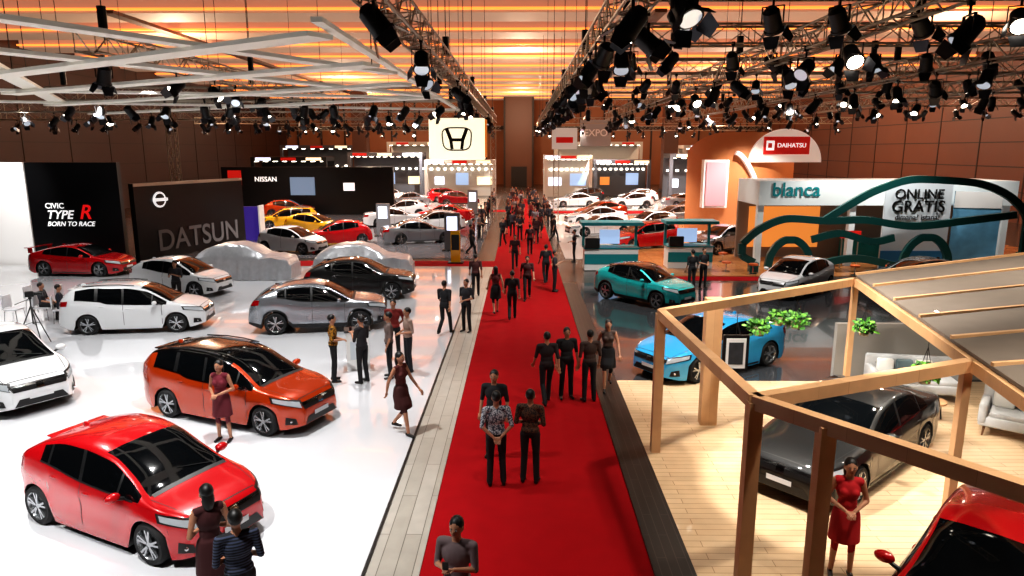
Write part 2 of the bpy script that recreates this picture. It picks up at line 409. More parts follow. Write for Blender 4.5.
NAMES = {'hatchback': 'hatchback_car', 'mpv': 'minivan_car', 'suv': 'crossover_suv_car', 'sedan': 'sedan_car', 'fastback': 'liftback_car', 'sport': 'sport_hatchback_car'}
def car(kind, x, y, ang, pt, z=0.0, blackroof=False, sc=None):
    o = place(car_mesh(kind, blackroof), NAMES[kind], (x, y, z), ang, scale=sc)
    o.material_slots[0].link = 'OBJECT'; o.material_slots[0].material = pt
    return o
def covered_car(x, y, ang, z):
    S = SPECS['suv']; T = pchip(*zip(*S['top'])); mb = MB(); L = 4.5
    cloth = mat('car_cover_cloth', '#b4b6ba', 0.32, 0.4, noise=.2, nscale=5, bump=1.0)
    st = [i/60*L for i in range(61)]; V = []; n = 51
    for i, s in enumerate(st):
        top = T(min(max(s-.09, 0), S['L']))+.04; e = min(s, L-s); g = 1-.28*max(0, 1-e/.6)**2
        for j in range(n):
            u = j/(n-1)*2-1; a = abs(u)
            if a < .45: yy = a/.45*.66; zz = top-.03*(a/.45)**2
            elif a < .6: k = (a-.45)/.15; yy = .66+k*.25; zz = top-.03-k*(top-1.0)*.95
            else: k = (a-.6)/.4; yy = .91+.07*k; zz = (1.0 if top > 1.05 else top-.03)*(1-k)+.01*k
            zz = min(zz, top)
            fold = .05*math.sin(s*11+u*5)*max(0, a-.4)*1.6+.05*math.sin(s*26+math.sin(s*5))*max(0, a-.55)
            V.append((L/2-s, math.copysign(yy*g+fold, u) if a > .01 else 0, max(zz+.02*math.sin(s*9+u*11)*(a > .2), .005)))
    mb.add(V, [(i*n+j, (i+1)*n+j, (i+1)*n+j+1, i*n+j+1) for i in range(60) for j in range(n-1)], cloth, True)
    mb.add(V[:n], [tuple(range(n))], cloth, True); mb.add(V[-n:], [tuple(range(n))[::-1]], cloth, True)
    return mb.obj('covered_car', (x, y, z), ang, sharp=60)

# ------------------------------------------------------------------ people
SK = mat('skin', '#ac7a5e', 0.55); HAIR = mat('black_hair', '#0a0807', 0.5); SHOE = mat('black_shoe', '#0c0b0b', 0.35)
SH = mat('shirt_default', '#303036', 0.8); PT = mat('trousers_default', '#111114', 0.8); EYE = mat('eye_dark', '#090606', 0.2); LIP = mat('lips', '#7a3230', 0.5)
EYW = mat('eye_white', '#e6e0da', 0.3)
_P = {}
def person_mesh(kind):
    if kind in _P: return _P[kind]
    female = kind.startswith('w'); sit = 'sit' in kind; walk = 'walk' in kind
    arms = 'front' if 'front' in kind else 'phone' if 'phone' in kind else 'walk' if walk else 'behind' if 'behind' in kind else 'down'
    dz = -.43 if sit else 0
    prims = []
    def cap(p0, p1, r0, r1, m): prims.append(('c', Vector(p0), Vector(p1), r0, r1, m))
    def ell(c, r, m): prims.append(('e', Vector(c), Vector(r), m))
    sw = .165 if female else .195; hw = .095
    ell((0, 0, .97+dz), (.165 if female else .16, .115, .13), 1)
    ell((0, .005, 1.10+dz), (.125 if female else .15, .10, .14), 0)
    ell((0, .0, 1.28+dz), (.15 if female else .175, .115, .18), 0)
    if female:
        for sg in (-1, 1): ell((sg*.065, .085, 1.28+dz), (.06, .05, .06), 0)
    cap((-sw+.03, -.01, 1.415+dz), (sw-.03, -.01, 1.415+dz), .058, .058, 0)
    cap((0, -.01, 1.43+dz), (0, .005, 1.54+dz), .055, .05, 2)
    if not female: ell((0, .005, 1.0+dz), (.168, .122, .10), 0)
    hz = 1.62+dz
    ell((0, .01, hz), (.075, .092, .108), 2); ell((0, .035, hz-.055), (.055, .06, .06), 2)
    cap((0, .092, hz+.01), (0, .113, hz-.022), .009, .013, 2)
    for sg in (-1, 1): ell((sg*.078, .0, hz-.01), (.012, .02, .032), 2)
    wr = []
    for sg in (-1, 1):
        if sit: hip, kn, an = (sg*hw, .0, .53), (sg*.13, .44, .52), (sg*.13, .42, .09)
        elif walk: hip, kn, an = ((sg*hw, 0, .92), (sg*.09, .17, .51), (sg*.09, .24, .09)) if sg > 0 else ((sg*hw, 0, .92), (sg*.09, .02, .49), (sg*.09, -.28, .15))
        else: hip, kn, an = (sg*hw, 0, .92), (sg*.105, .015, .50), (sg*.12, -.02, .09)
        lm = 1 if not female else 2
        cap(hip, kn, .088 if not female else .082, .062 if not female else .052, 1 if not female else 1)
        cap(kn, an, .064 if not female else .052, .054 if not female else .034, lm)
        a = Vector(an); cap(a+Vector((0, -.035, -.045)), a+Vector((sg*.02, .15, -.058)), .04, .032, 4)
        s = (sg*sw, -.01, 1.41+dz)
        el, w_ = (sg*.245, -.04, 1.13+dz), (sg*.26, .06, .89+dz)
        if arms == 'front': w_ = (sg*.05, .22, 1.08+dz)
        elif arms == 'phone': el, w_ = (sg*.23, .03, 1.14+dz), (sg*.06, .27, 1.26+dz)
        elif arms == 'behind': el, w_ = (sg*.26, -.10, 1.14+dz), (sg*.06, -.17, .96+dz)
        elif arms == 'walk': el, w_ = (sg*.24, -.10*sg-.02, 1.14), (sg*.25, -.22*sg+.06, .93)
        if sit: el, w_ = (sg*.24, .05, .72), (sg*.13, .28, .64)
        cap(s, el, .055 if not female else .044, .042 if not female else .035, 0 if not female else 2 if 'dress' in kind else 0)
        cap(el, w_, .037, .025, 2)
        wr.append((sg, Vector(el), Vector(w_)))
    mb0 = MB(); tmp = BLACK
    for p in prims:
        if p[0] == 'c':
            mb0.cyl(p[1], p[2], p[3], p[4], tmp, 12); mb0.sph(p[1], p[3]*.995, tmp); mb0.sph(p[2], p[4]*.995, tmp)
        else: mb0.sph(p[1], tuple(p[2]), tmp, 16, 10)
    if female and not sit:   # skirt of the dress, knee length
        rings = [(1.02, .155, .115), (.95, .178, .13), (.82, .19, .15), (.66, .20, .17), (.56, .205, .18)]
        V = []; n = 20
        for z, a, b in rings:
            for i in range(n):
                t = 2*math.pi*i/n; V.append((a*math.cos(t), b*math.sin(t)+(.05 if walk and z < .8 else 0), z))
        F = [(k*n+i, (k+1)*n+i, (k+1)*n+(i+1) % n, k*n+(i+1) % n) for k in range(4) for i in range(n)]
        F += [tuple(range(n)), tuple(range(4*n, 5*n))[::-1]]
        mb0.add(V, F, tmp)
        prims.append(('c', Vector((0, 0, .98)), Vector((0, 0, .57)), .16, .21, 1))
    ob = mb0.obj('tmp_body'); md = ob.modifiers.new('r', 'REMESH'); md.mode = 'VOXEL'; md.voxel_size = .013
    ms = ob.modifiers.new('s', 'SMOOTH'); ms.iterations = 3; ms.factor = .5
    dg = bpy.context.evaluated_depsgraph_get(); dg.update(); ev = ob.evaluated_get(dg); me = ev.to_mesh()
    V = np.array([v.co[:] for v in me.vertices]); F = [tuple(p.vertices) for p in me.polygons]
    ev.to_mesh_clear(); md0 = ob.data; bpy.data.objects.remove(ob); bpy.data.meshes.remove(md0)
    C = np.array([V[list(f)].mean(0) for f in F]); best = np.full(len(F), 1e9); idx = np.zeros(len(F), int)
    for p in prims:
        if p[0] == 'c':
            a = np.array(p[1]); b = np.array(p[2]); ab = b-a; t = np.clip(((C-a)@ab)/(ab@ab+1e-9), 0, 1)
            d = np.linalg.norm(C-(a+t[:, None]*ab), axis=1)-(p[3]+(p[4]-p[3])*t); m = p[5]
        else:
            r = np.array(p[2]); d = (np.linalg.norm((C-np.array(p[1]))/r, axis=1)-1)*r.min(); m = p[3]
        k = d < best; best[k] = d[k]; idx[k] = m
    if female and not sit: idx[(idx == 2) & (C[:, 2] > .57) & (C[:, 2] < 1.0) & (np.abs(C[:, 0]) < .21)] = 1
    mb = MB()
    for q in (SH, PT, SK, HAIR, SHOE, EYE): mb.mi(q)
    mb.v = [tuple(v) for v in V]; mb.f = F; mb.m = [int(i) for i in idx]; mb.sm = [True]*len(F)
    mb.sph((0, -.012, hz+.03), (.083, .098, .098), HAIR, 16, 10)
    if female: mb.sph((0, -.055, hz-.07), (.078, .055, .15), HAIR, 14, 10)
    for sg in (-1, 1):
        mb.sph((sg*.029, .092, hz+.0), (.014, .009, .008), EYW, 8, 5); mb.sph((sg*.029, .098, hz+.0), (.007, .005, .007), EYE, 8, 5)
        mb.sph((sg*.03, .096, hz+.018), (.018, .006, .004), HAIR, 8, 4)
    mb.sph((0, .094, hz-.05), (.022, .008, .007), LIP, 8, 5)
    for sg, el, w_ in wr:
        d = (w_-el).normalized(); side = Vector((1, 0, 0)) if abs(d.x) < .8 else Vector((0, 0, 1))
        side = (side-d*side.dot(d)).normalized(); nrm = d.cross(side).normalized()
        R3 = Matrix((side, nrm, d)).transposed().to_4x4(); R3.translation = w_+d*.045
        mb.sph((0, 0, 0), (.038, .016, .052), SK, 12, 8, M=R3)
        for k, ln in enumerate((.068, .078, .073, .058)):
            b = w_+d*.08+side*(-.027+.018*k); m1 = b+d*ln*.5+nrm*.008; m2 = m1+d*ln*.38+nrm*.026
            mb.cyl(b, m1, .0088, .0080, SK, 7); mb.cyl(m1, m2, .0080, .0062, SK, 7); mb.sph(m2, .0062, SK, 6, 4); mb.sph(m1, .0081, SK, 6, 4)
        b = w_+d*.03+side*(-.03); m1 = b+d*.03-side*.022+nrm*.008; m2 = m1+d*.028-side*.004+nrm*.012
        mb.cyl(b, m1, .011, .0095, SK, 7); mb.cyl(m1, m2, .0095, .0075, SK, 7); mb.sph(m2, .0075, SK, 6, 4)
    if arms == 'phone': mb.box((0, .36, 1.33+dz), (.07, .012, .14), BLACK)
    if 'bag' in kind:
        mb.rbox((-.24, -.05, .88), (.12, .26, .28), .03, BLACK); mb.tube([(-.2, -.05, 1.0), (-.1, -.08, 1.3), (.12, -.02, 1.45)], .014, BLACK, 6)
    me = mb.mesh('person_'+kind, 60); _P[kind] = me
    return me
def cloth(h): return mat('cloth_'+h.strip('#'), h, 0.85)
def person(kind, x, y, face, shirt, pants, z=0.012, h=1.0):
    nm = 'woman' if kind.startswith('w') else 'man'
    nm = ('seated_' if 'sit' in kind else 'walking_' if 'walk' in kind else 'standing_')+nm
    o = place(person_mesh(kind), nm, (x, y, z), face, scale=h)
    for i, c in enumerate((shirt, pants)):
        o.material_slots[i].link = 'OBJECT'; o.material_slots[i].material = cloth(c) if isinstance(c, str) else c
    return o

# ------------------------------------------------------------------ room shell
H = 14.5
fl = MB(); fl.bb(-40, 40, -8, 120, -.2, 0, plank_mat('hall_floor', '#433c37', '#4d453e', '#2a2522', 3, 3, rough=.25, mortar=.01)); fl.obj('floor')
RIB = mat('wall_rib', '#2e1c12', .6)
w_ = MB(); w_.bb(-40, 40, 120, 120.4, 0, H, mat('far_wall_brown', '#965c38', 0.6, noise=.15, nscale=.3))
for x in range(-38, 40, 4): w_.bb(x-.12, x+.12, 119.7, 120, 0, H, RIB)
w_.bb(-40, 40, 119.5, 120, 9.2, 9.8, RIB)
w_.obj('wall_far')
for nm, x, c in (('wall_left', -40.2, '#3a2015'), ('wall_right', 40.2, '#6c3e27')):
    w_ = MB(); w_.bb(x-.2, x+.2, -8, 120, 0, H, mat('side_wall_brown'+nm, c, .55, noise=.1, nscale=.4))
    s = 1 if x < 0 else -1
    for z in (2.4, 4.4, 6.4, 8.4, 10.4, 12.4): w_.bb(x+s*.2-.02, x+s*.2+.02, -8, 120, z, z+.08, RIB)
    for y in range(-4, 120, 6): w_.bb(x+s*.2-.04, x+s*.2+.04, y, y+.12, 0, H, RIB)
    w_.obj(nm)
w_ = MB(); w_.bb(-40, 40, -8.3, -8, 0, H, mat('near_wall_brown', '#1c110c')); w_.obj('wall_near')
ce = MB(); ce.bb(-40, 40, 41, 120, H, H+.3, mat('ceiling_orange_glow', '#c4662a', .7, emit='#e0782c', es=.52, noise=.1, nscale=.2)); ce.bb(-40, 40, -8, 41, H, H+.3, mat('ceiling_near_darkened', '#241a15', .8)); ce.obj('ceiling')  # far part glows in place of uplights; unseen near part darkened for dark reflections
cb = MB(); bm = mat('ceiling_beam_beige_glow', '#a88b74', .7, emit='#c8a288', es=.32); cv = mat('cove_light', '#ff9a48', .5, emit='#ff9440', es=1.5)  # beams glow faintly in their own material, in place of uplight
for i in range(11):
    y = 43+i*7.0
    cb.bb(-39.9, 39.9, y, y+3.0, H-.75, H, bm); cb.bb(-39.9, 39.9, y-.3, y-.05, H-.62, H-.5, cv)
for x in (-24, -8, 8, 24): cb.bb(x-.35, x+.35, 42, 119, H-.95, H-.75, mat('ceiling_track', '#6b4a36', .7))
for y in range(0, 42, 7): cb.bb(-39.9, 39.9, y, y+1, H-.6, H, mat('ceiling_near_darkened'))  # darkened like the unseen near ceiling, for darker car reflections
cb.obj('ceiling_beams')

# ------------------------------------------------------------------ floors
b = MB(); b.bb(-30, -2.15, 2, 34.2, 0, .06, mat('white_gloss_floor', '#d6d8dc', .08, coat=1.0)); b.obj('floor_white_stage')
b = MB(); b.bb(-2.19, -2.15, 2, 34.2, 0, .065, BLACK); b.obj('trim_stage_edge')
b = MB(); b.bb(-2.15, -1.4, 2, 34.2, 0, .03, plank_mat('aisle_tile', '#aca79e', '#9e998f', '#5f5a52', 2.4, .25, rot=math.radians(90), rough=.35, mortar=.006)); b.obj('floor_aisle_tiles')
rc = mat('red_carpet_pile', '#920a12', .95, noise=.15, nscale=3, spec=.1)
b = MB(); b.bb(-1.4, 1.86, 2, 84, 0, .012, rc); b.bb(-12, -1.4, 34.3, 36.2, 0, .012, rc); b.bb(1.86, 30, 64.5, 67, 0, .012, rc); b.bb(-20, -1.4, 66, 68, 0, .012, rc); b.bb(6.5, 13, 30.8, 31.8, 0, .012, rc); b.obj('floor_red_carpet')
b = MB(); b.bb(1.86, 2.44, 2, 30, 0, .05, plank_mat('black_ramp', '#100f0e', '#181715', '#3a3733', 1.2, .14, rot=math.radians(90), rough=.4, mortar=.006)); b.obj('floor_black_ramp')
b = MB(); b.bb(2.44, 16, 2, 16.8, 0, .05, plank_mat('oak_planks', '#c4a683', '#d0b491', '#937352', 1.8, .16, rot=0, rough=.35, mortar=.006, coat=.2)); b.obj('floor_oak')
b = MB(); b.bb(2.44, 16, 16.8, 30, 0, .04, mat('grey_gloss_floor', '#36383b', .15, coat=.4)); b.obj('floor_grey_stage')
b = MB(); b.bb(6.2, 30, 31.9, 62, 0, .03, plank_mat('tan_floor', '#b37a4a', '#a87040', '#7a4d2c', 2, .3, rough=.25)); b.obj('floor_tan_stage')
b = MB(); b.bb(-34, -2.4, 37, 64, 0, .03, mat('grey_light_floor', '#67666a', .15, coat=.4)); b.obj('floor_grey_booth')
b = MB(); b.bb(2.4, 6.1, 37, 63, 0, .03, mat('pale_floor', '#c0bcb7', .2, coat=.4)); b.bb(2.4, 24, 68, 82, 0, .03, mat('pale_floor')); b.bb(-24, -2.4, 69, 84, 0, .03, mat('pale_floor')); b.obj('floor_pale_booth')

# ------------------------------------------------------------------ cars placement
Z1 = .06
car('hatchback', -5.95, 9.95, -24.6, P_RED, Z1)
car('mpv', -6.22, 14.45, -21.9, P_ORG, Z1, True)
car('mpv', -12.5, 21.9, 8, P_WHT, Z1)
car('hatchback', -13.9, 27.6, -12, P_WHT, Z1)
car('sport', -20.7, 32.0, -4, P_RED, Z1)
car('suv', -6.6, 22.1, 10, P_SIL, Z1)
car('suv', -6.4, 27.0, 4, P_BLK, Z1)
car('hatchback', -12.4, 15.6, -34, P_WHT, Z1, sc=1.08)
covered_car(-12.6, 31.2, 0, Z1); covered_car(-7.2, 31.2, 4, Z1)
car('hatchback', -13.2, 39.5, -18, P_WHT, .03)
car('hatchback', -11.4, 42.9, -160, P_RED, .03)
car('hatchback', -14.5, 48, -15, P_YEL, .03)
car('mpv', -17.6, 52, 200, P_YEL, .03)
car('suv', -20.2, 60.0, 10, P_ORG, .03)
car('sedan', -6.5, 43.8, 20, P_SIL, .03)
car('suv', -10.2, 60, 190, P_WHT, .03)
car('sedan', -6.3, 56.5, 170, P_RED, .03)
car('sedan', -9.8, 53.5, 15, P_WHT, .03)
car('suv', -6.2, 49.3, 200, P_WHT, .03)
car('suv', -6.6, 73, 10, P_DRD, .03); car('sedan', -12, 73, 190, P_SIL, .03); car('suv', -17, 75, 20, P_WHT, .03); car('mpv', -8.5, 79, 20, P_RED, .03); car('sedan', -15, 81, 10, P_WHT, .03)
car('sedan', 5.6, 72, 190, P_WHT, .03); car('suv', 11.2, 70.5, 190, P_WHT, .03); car('sedan', 17, 72, 10, P_SIL, .03); car('mpv', 7.2, 79, 190, P_BLK, .03); car('suv', 13, 77.5, 190, P_WHT, .03); car('sedan', 20, 78, 190, P_WHT, .03)
car('fastback', 6.9, 60, 200, P_ORG, .03); car('sedan', 5.5, 47.6, 195, P_WHT, .03)
car('mpv', 7.5, 41.6, 205, P_RED, .03); car('sedan', 12.4, 56, 195, P_SIL, .03); car('suv', 14.6, 60, 200, P_DBL, .03)
car('suv', 11.7, 39.8, 210, P_SIL, .03); car('hatchback', 9.4, 50.0, 205, P_WHT, .03); car('sedan', 5.9, 54.6, 190, P_WHT, .03)
car('hatchback', 11.3, 28.0, 222, P_WHT, .04); car('sedan', 16.4, 28.2, 190, P_BLK, .04)
car('suv', 4.75, 26.3, -48, P_TRQ, .04, True, sc=.94)
car('fastback', 5.15, 18.1, 213, P_BLU, .04)
car('sedan', 6.1, 12.2, 221, P_BLK, .05)
car('hatchback', 5.55, 7.3, 224, P_RED, .05, sc=1.03)
car('hatchback', 11.0, 11.2, 240, P_DRD, .05)

# ------------------------------------------------------------------ trusses and stage lights
TR = mat('truss_aluminium', '#a69a88', .4, .6)
def truss(p0, p1, s=.42, pitch=.55, m=TR, hang=True, name='lighting_truss'):
    p0 = Vector(p0); p1 = Vector(p1); d = p1-p0; L = d.length; d.normalize()
    up = Vector((0, 0, 1)) if abs(d.z) < .9 else Vector((0, 1, 0)); a = d.cross(up).normalized(); b = a.cross(d)
    mb = MB(); cs = [a*sx*s/2+b*sy*s/2 for sx, sy in ((-1, -1), (1, -1), (1, 1), (-1, 1))]
    for c in cs: mb.cyl(p0+c, p1+c, .026, .026, m, 6, False)
    n = max(1, int(L/pitch))
    for i in range(n):
        q0 = p0+d*(L*i/n); q1 = p0+d*(L*(i+1)/n)
        for k in range(4):
            c0, c1 = cs[k], cs[(k+1) % 4]
            if i % 2: c0, c1 = c1, c0
            mb.cyl(q0+c0, q1+c1, .014, .014, m, 4, False)
        if i % 2 == 0:
            for k in range(4): mb.cyl(q0+cs[k], q0+cs[(k+1) % 4], .012, .012, m, 4, False)
    if hang:
        k = max(2, int(L/9))
        for i in range(k+1):
            q = p0+d*(L*(.04+.92*i/k)); mb.cyl(q, (q.x, q.y, H), .012, .012, BLACK, 5, False)
            mb.cyl(q+Vector((0, 0, .3)), q+Vector((0, 0, .75)), .09, .09, BLACK, 8)
    return mb.obj(name)
LENS = mat('lamp_lens_lit', '#ffffff', .2, emit='#fff4e0', es=9); LENSO = mat('lamp_lens_dim', '#c9d4dd', .08, .5, emit='#dfe8f4', es=.45)
DOOR = mat('barn_door_metal', '#3a3a3e', .3, .7)
def lamp_mesh(k, lit):
    mb = MB(); tilt = (-38, 35, -20, 50)[k % 4]; yaw = (0, 70, 160, 250)[k % 4]
    M = Matrix.Translation((0, 0, -.34)) @ Matrix.Rotation(math.radians(yaw), 4, 'Z') @ Matrix.Rotation(math.radians(tilt), 4, 'X')
    mb.cyl((0, 0, .20), (0, 0, .14), .06, .11, BLACK, 14, M=M); mb.cyl((0, 0, .14), (0, 0, -.12), .115, .125, BLACK, 16, M=M)
    mb.cyl((0, 0, -.12), (0, 0, -.16), .14, .14, BLACK, 16, M=M); mb.cyl((0, 0, -.161), (0, 0, -.166), .115, .115, LENS if lit else LENSO, 16, M=M)
    for i in range(4):
        Mi = M @ Matrix.Rotation(i*math.pi/2, 4, 'Z') @ Matrix.Translation((.14, 0, -.16)) @ Matrix.Rotation(math.radians(-28), 4, 'Y')
        mb.add([(0, -.12, 0), (0, .12, 0), (0, .08, -.17), (0, -.08, -.17), (.006, -.12, 0), (.006, .12, 0), (.006, .08, -.17), (.006, -.08, -.17)],
               [(0, 1, 2, 3), (7, 6, 5, 4), (0, 4, 5, 1), (1, 5, 6, 2), (2, 6, 7, 3), (3, 7, 4, 0)], DOOR, False, Mi)
    Y = Matrix.Translation((0, 0, -.34)) @ Matrix.Rotation(math.radians(yaw), 4, 'Z')
    for sg in (-1, 1): mb.box((sg*.15, 0, .08), (.012, .035, .22), BLACK, Y)
    mb.box((0, 0, .19), (.31, .035, .012), BLACK, Y); mb.cyl((0, 0, -.15), (0, 0, .04), .018, .018, BLACK, 8); mb.box((0, 0, .0), (.06, .07, .09), BLACK)
    return mb.mesh('stage_lamp', 40)
LM = [[lamp_mesh(k, l) for k in range(4)] for l in (0, 1)]
def lamps(tr, p0, p1, n, litp=.4, sc=1.0, jit=.25):
    p0 = Vector(p0); p1 = Vector(p1)
    for i in range(n):
        t = (i+.5)/n; p = p0.lerp(p1, t)+Vector((random.choice((-.2, .2)), random.uniform(-jit, jit), 0)) if abs((p1-p0).x) < 1 else p0.lerp(p1, t)+Vector((random.uniform(-jit, jit), random.choice((-.2, .2)), 0))
        lp = litp*(.25 if p.y < 18 else 1)
        place(LM[1 if random.random() < lp else 0][random.randrange(4)], 'stage_spotlight', p, 0, tr, rot=(0, 0, random.uniform(0, 6.28)), scale=sc)
zt = 7.9
def TL(p0, p1, n, lit=.4, sc=1.1):
    t = truss(p0, p1); q0 = Vector(p0)-Vector((0, 0, .22)); q1 = Vector(p1)-Vector((0, 0, .22))
    if n: lamps(t, q0, q1, n, lit, sc)
TL((1.55, 7, zt), (1.55, 62, zt), 42, .3)
TL((5.6, 8.5, zt), (5.6, 46, zt), 18, .4); TL((10.2, 10, zt), (10.2, 46, zt), 16, .4); TL((15.2, 12, zt), (15.2, 46, zt), 10)
for y, x1, n in ((11.5, 12, 8), (16.5, 16, 12), (22.5, 20, 14), (30, 24, 18), (39, 30, 20)): TL((1.8, y, zt+.45), (x1, y, zt+.45), n, .45)
TL((-1.95, 7, zt), (-1.95, 50, zt), 12, .4); 
for y, x0, n in ((24, -16, 12), (31, -24, 16), (39, -32, 18)): TL((x0, y, zt-.25), (-2.2, y, zt-.25), n, .45)
TL((-24, 52, zt), (-2, 52, zt), 12, .6); TL((2, 52, zt), (24, 52, zt), 12, .6); TL((-24, 70, zt), (-2, 70, zt), 14, .9); TL((2, 70, zt), (24, 70, zt), 14, .9)
TL((-8.5, 14, zt), (-8.5, 31, zt), 8, .3)
truss((-19.4, 39, 0), (-19.4, 39, zt), hang=False, name='truss_column'); truss((-2.3, 58, 0), (-2.3, 58, zt), hang=False, name='truss_column'); truss((2.9, 58, 0), (2.9, 58, zt), hang=False, name='truss_column')
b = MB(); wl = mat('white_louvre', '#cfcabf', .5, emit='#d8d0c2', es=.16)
for p, q, w in (((-2.5, 9, 7.2), (-10.5, 13.9, 7.2), .42), ((-2.5, 12, 7.2), (-13, 18, 7.2), .42), ((-2.5, 15.5, 7.2), (-15, 22.5, 7.2), .42), ((-2.5, 19.5, 7.2), (-17, 28, 7.2), .42),
             ((-6.2, 7.5, 7.25), (-2.5, 13.8, 7.25), .3), ((-8.5, 9.5, 7.25), (-2.6, 19.5, 7.25), .4), ((-13.2, 17.5, 7.25), (-2.3, 20.2, 7.25), .4), ((-16, 21.5, 7.25), (-2.4, 26, 7.25), .4), ((-2.4, 8.5, 7.3), (-2.4, 27, 7.3), .14), ((-7, 8, 7.3), (-15, 23, 7.3), .4)):
    b.beam(p, q, w, .06, wl)
for x, y in ((-2.5, 12), (-2.5, 19.5), (-12.5, 18), (-10, 14), (-15, 22.6), (-9, 20.6)): b.cyl((x, y, 7.2), (x, y, H), .01, .01, BLACK, 5, False)
b.obj('suspended_louvre_ceiling')

# ------------------------------------------------------------------ hanging signs
sg_ = MB(); sw = mat('lightbox_white', '#fff6e0', .4, emit='#fff0cf', es=1.0)
sg_.rbox((0, 0, 0), (2.35, .5, 1.72), .08, sw); sg_.bb(1.175, 1.25, -.24, .24, -.75, .8, mat('orange_panel', '#e07a20', .5, emit='#e07a20', es=.5))
for x in (-1, .3): sg_.cyl((x, 0, .85), (x, 0, H-6.25), .015, .015, BLACK, 6, False)
em = mat('emblem_dark', '#2c2418', .35, .5)
fr = []
for i in range(32):
    t = 2*math.pi*i/32; c, s = math.cos(t), math.sin(t); k = (abs(c)**4+abs(s)**4)**(-.25); x = .60*c*k; z = .46*s*k; x *= 1+.14*z; fr.append((x, -.27, z))
sg_.tube(fr+[fr[0]], .03, em, 6)
for sx in (-1, 1):
    for z0, z1, x0, x1, w0 in ((-.42, 0, .20, .26, .13), (0, .42, .26, .42, .15)): sg_.beam((sx*x0, -.27, z0), (sx*x1, -.27, z1), .05, w0, em, up=(1, 0, 0))
sg_.bb(-.28, .28, -.30, -.25, -.10, .03, em)
sg_.obj('hanging_brand_sign', (-2.7, 29.8, 6.25))
b = MB(); b.bb(-.9, .9, -.05, .05, -.75, .75, mat('sign_panel_pale', '#d8d2c8', .5, emit='#d8d2c8', es=.25)); b.bb(-.6, .6, -.08, -.05, -.3, .1, mat('sign_red', '#c22018', .4, emit='#c22018', es=.3))
for x in (-.8, .8): b.cyl((x, 0, .7), (x, 0, H-6.6), .012, .012, BLACK, 5, False)
b.obj('hanging_banner', (3.1, 50.6, 6.6))
b = MB(); b.bb(-1.3, 1.3, -.05, .05, -1.1, 1.1, mat('banner_grey', '#8d8985', .6, emit='#8d8985', es=.15))
for x in (-1, 1): b.cyl((x, 0, 1), (x, 0, H-7.2), .012, .012, BLACK, 5, False)
bo = b.obj('hanging_banner', (6.3, 60, 7.2)); text('EXPO', (0, -.07, 0), .8, WHITE, bo)

# ------------------------------------------------------------------ left booth walls
LW = mat('letter_white', '#e8e8e8', .4, emit='#ffffff', es=.6); LR = mat('letter_red', '#d01818', .4, emit='#e01818', es=.6); LG = mat('letter_grey', '#77777a', .4)
BW = mat('black_booth_panel', '#08080a', .3)
b = MB(); b.bb(-32, -24.7, 34.4, 34.7, 0, 5.2, mat('white_booth_panel', '#e6e4e2', .5)); b.obj('booth_wall_white')
b = MB(); b.bb(-2.3, 2.3, -.15, .15, 0, 5.2, BW); b.box((0, -.16, .5), (4.6, .02, .06), DGREY)
bo = b.obj('booth_wall_display', (-22.3, 34.5, 0)); text('CIVIC', (-1.5, -.18, 3.05), .38, LW, bo, align='LEFT'); text('TYPE', (-1.5, -.18, 2.6), .6, LW, bo, align='LEFT', shear=.3); text('R', (.15, -.18, 2.72), 1.0, LR, bo, align='LEFT', shear=.3); text('BORN TO RACE', (-1.5, -.18, 2.15), .33, LW, bo, align='LEFT', shear=.3)
ang = math.degrees(math.atan2(7.6, 2.4))
b = MB(); b.bb(0, 8.2, -.15, .15, 0, 4.1, BW); b.bb(0, 8.2, -.18, -.15, 3.95, 4.1, ALU)
bo = b.obj('booth_wall_panel', (-20.0, 35.4, 0), ang)
text('DATSUN', (4.4, -.18, .95), 1.6, LG, bo)
b2 = MB(); b2.cyl((1.6, -.16, 3.2), (1.6, -.22, 3.2), .42, .42, LW, 24); b2.cyl((1.6, -.2, 3.2), (1.6, -.24, 3.2), .32, .32, BLACK, 24); b2.box((1.6, -.25, 3.2), (1.0, .03, .16), LW); b2.obj('round_badge', parent=bo)
b = MB(); b.bb(-27, -11.5, 62.6, 63, 0, 4.3, BW); b.bb(-26.4, -25.2, 62.5, 62.6, 2.7, 4, mat('sign_red')); b.bb(-20.8, -18.6, 62.5, 62.6, 1.8, 3.4, mat('screen_blue', '#4a5666', .3, emit='#8fa4c0', es=.4)); b.bb(-16, -15, 62.5, 62.6, 2.2, 2.9, LW)
bo = b.obj('booth_wall_backdrop'); text('NISSAN', (-23, 62.55, 3.2), .6, LW, bo)
b = MB(); b.bb(-18.3, -16.9, 44.6, 44.8, 0, 2.2, mat('purple_panel', '#2b2050', .4, emit='#5a3fc0', es=.3)); b.bb(-16.9, -16.8, 44.2, 45, 0, 2.3, WHITE); b.obj('display_panel')
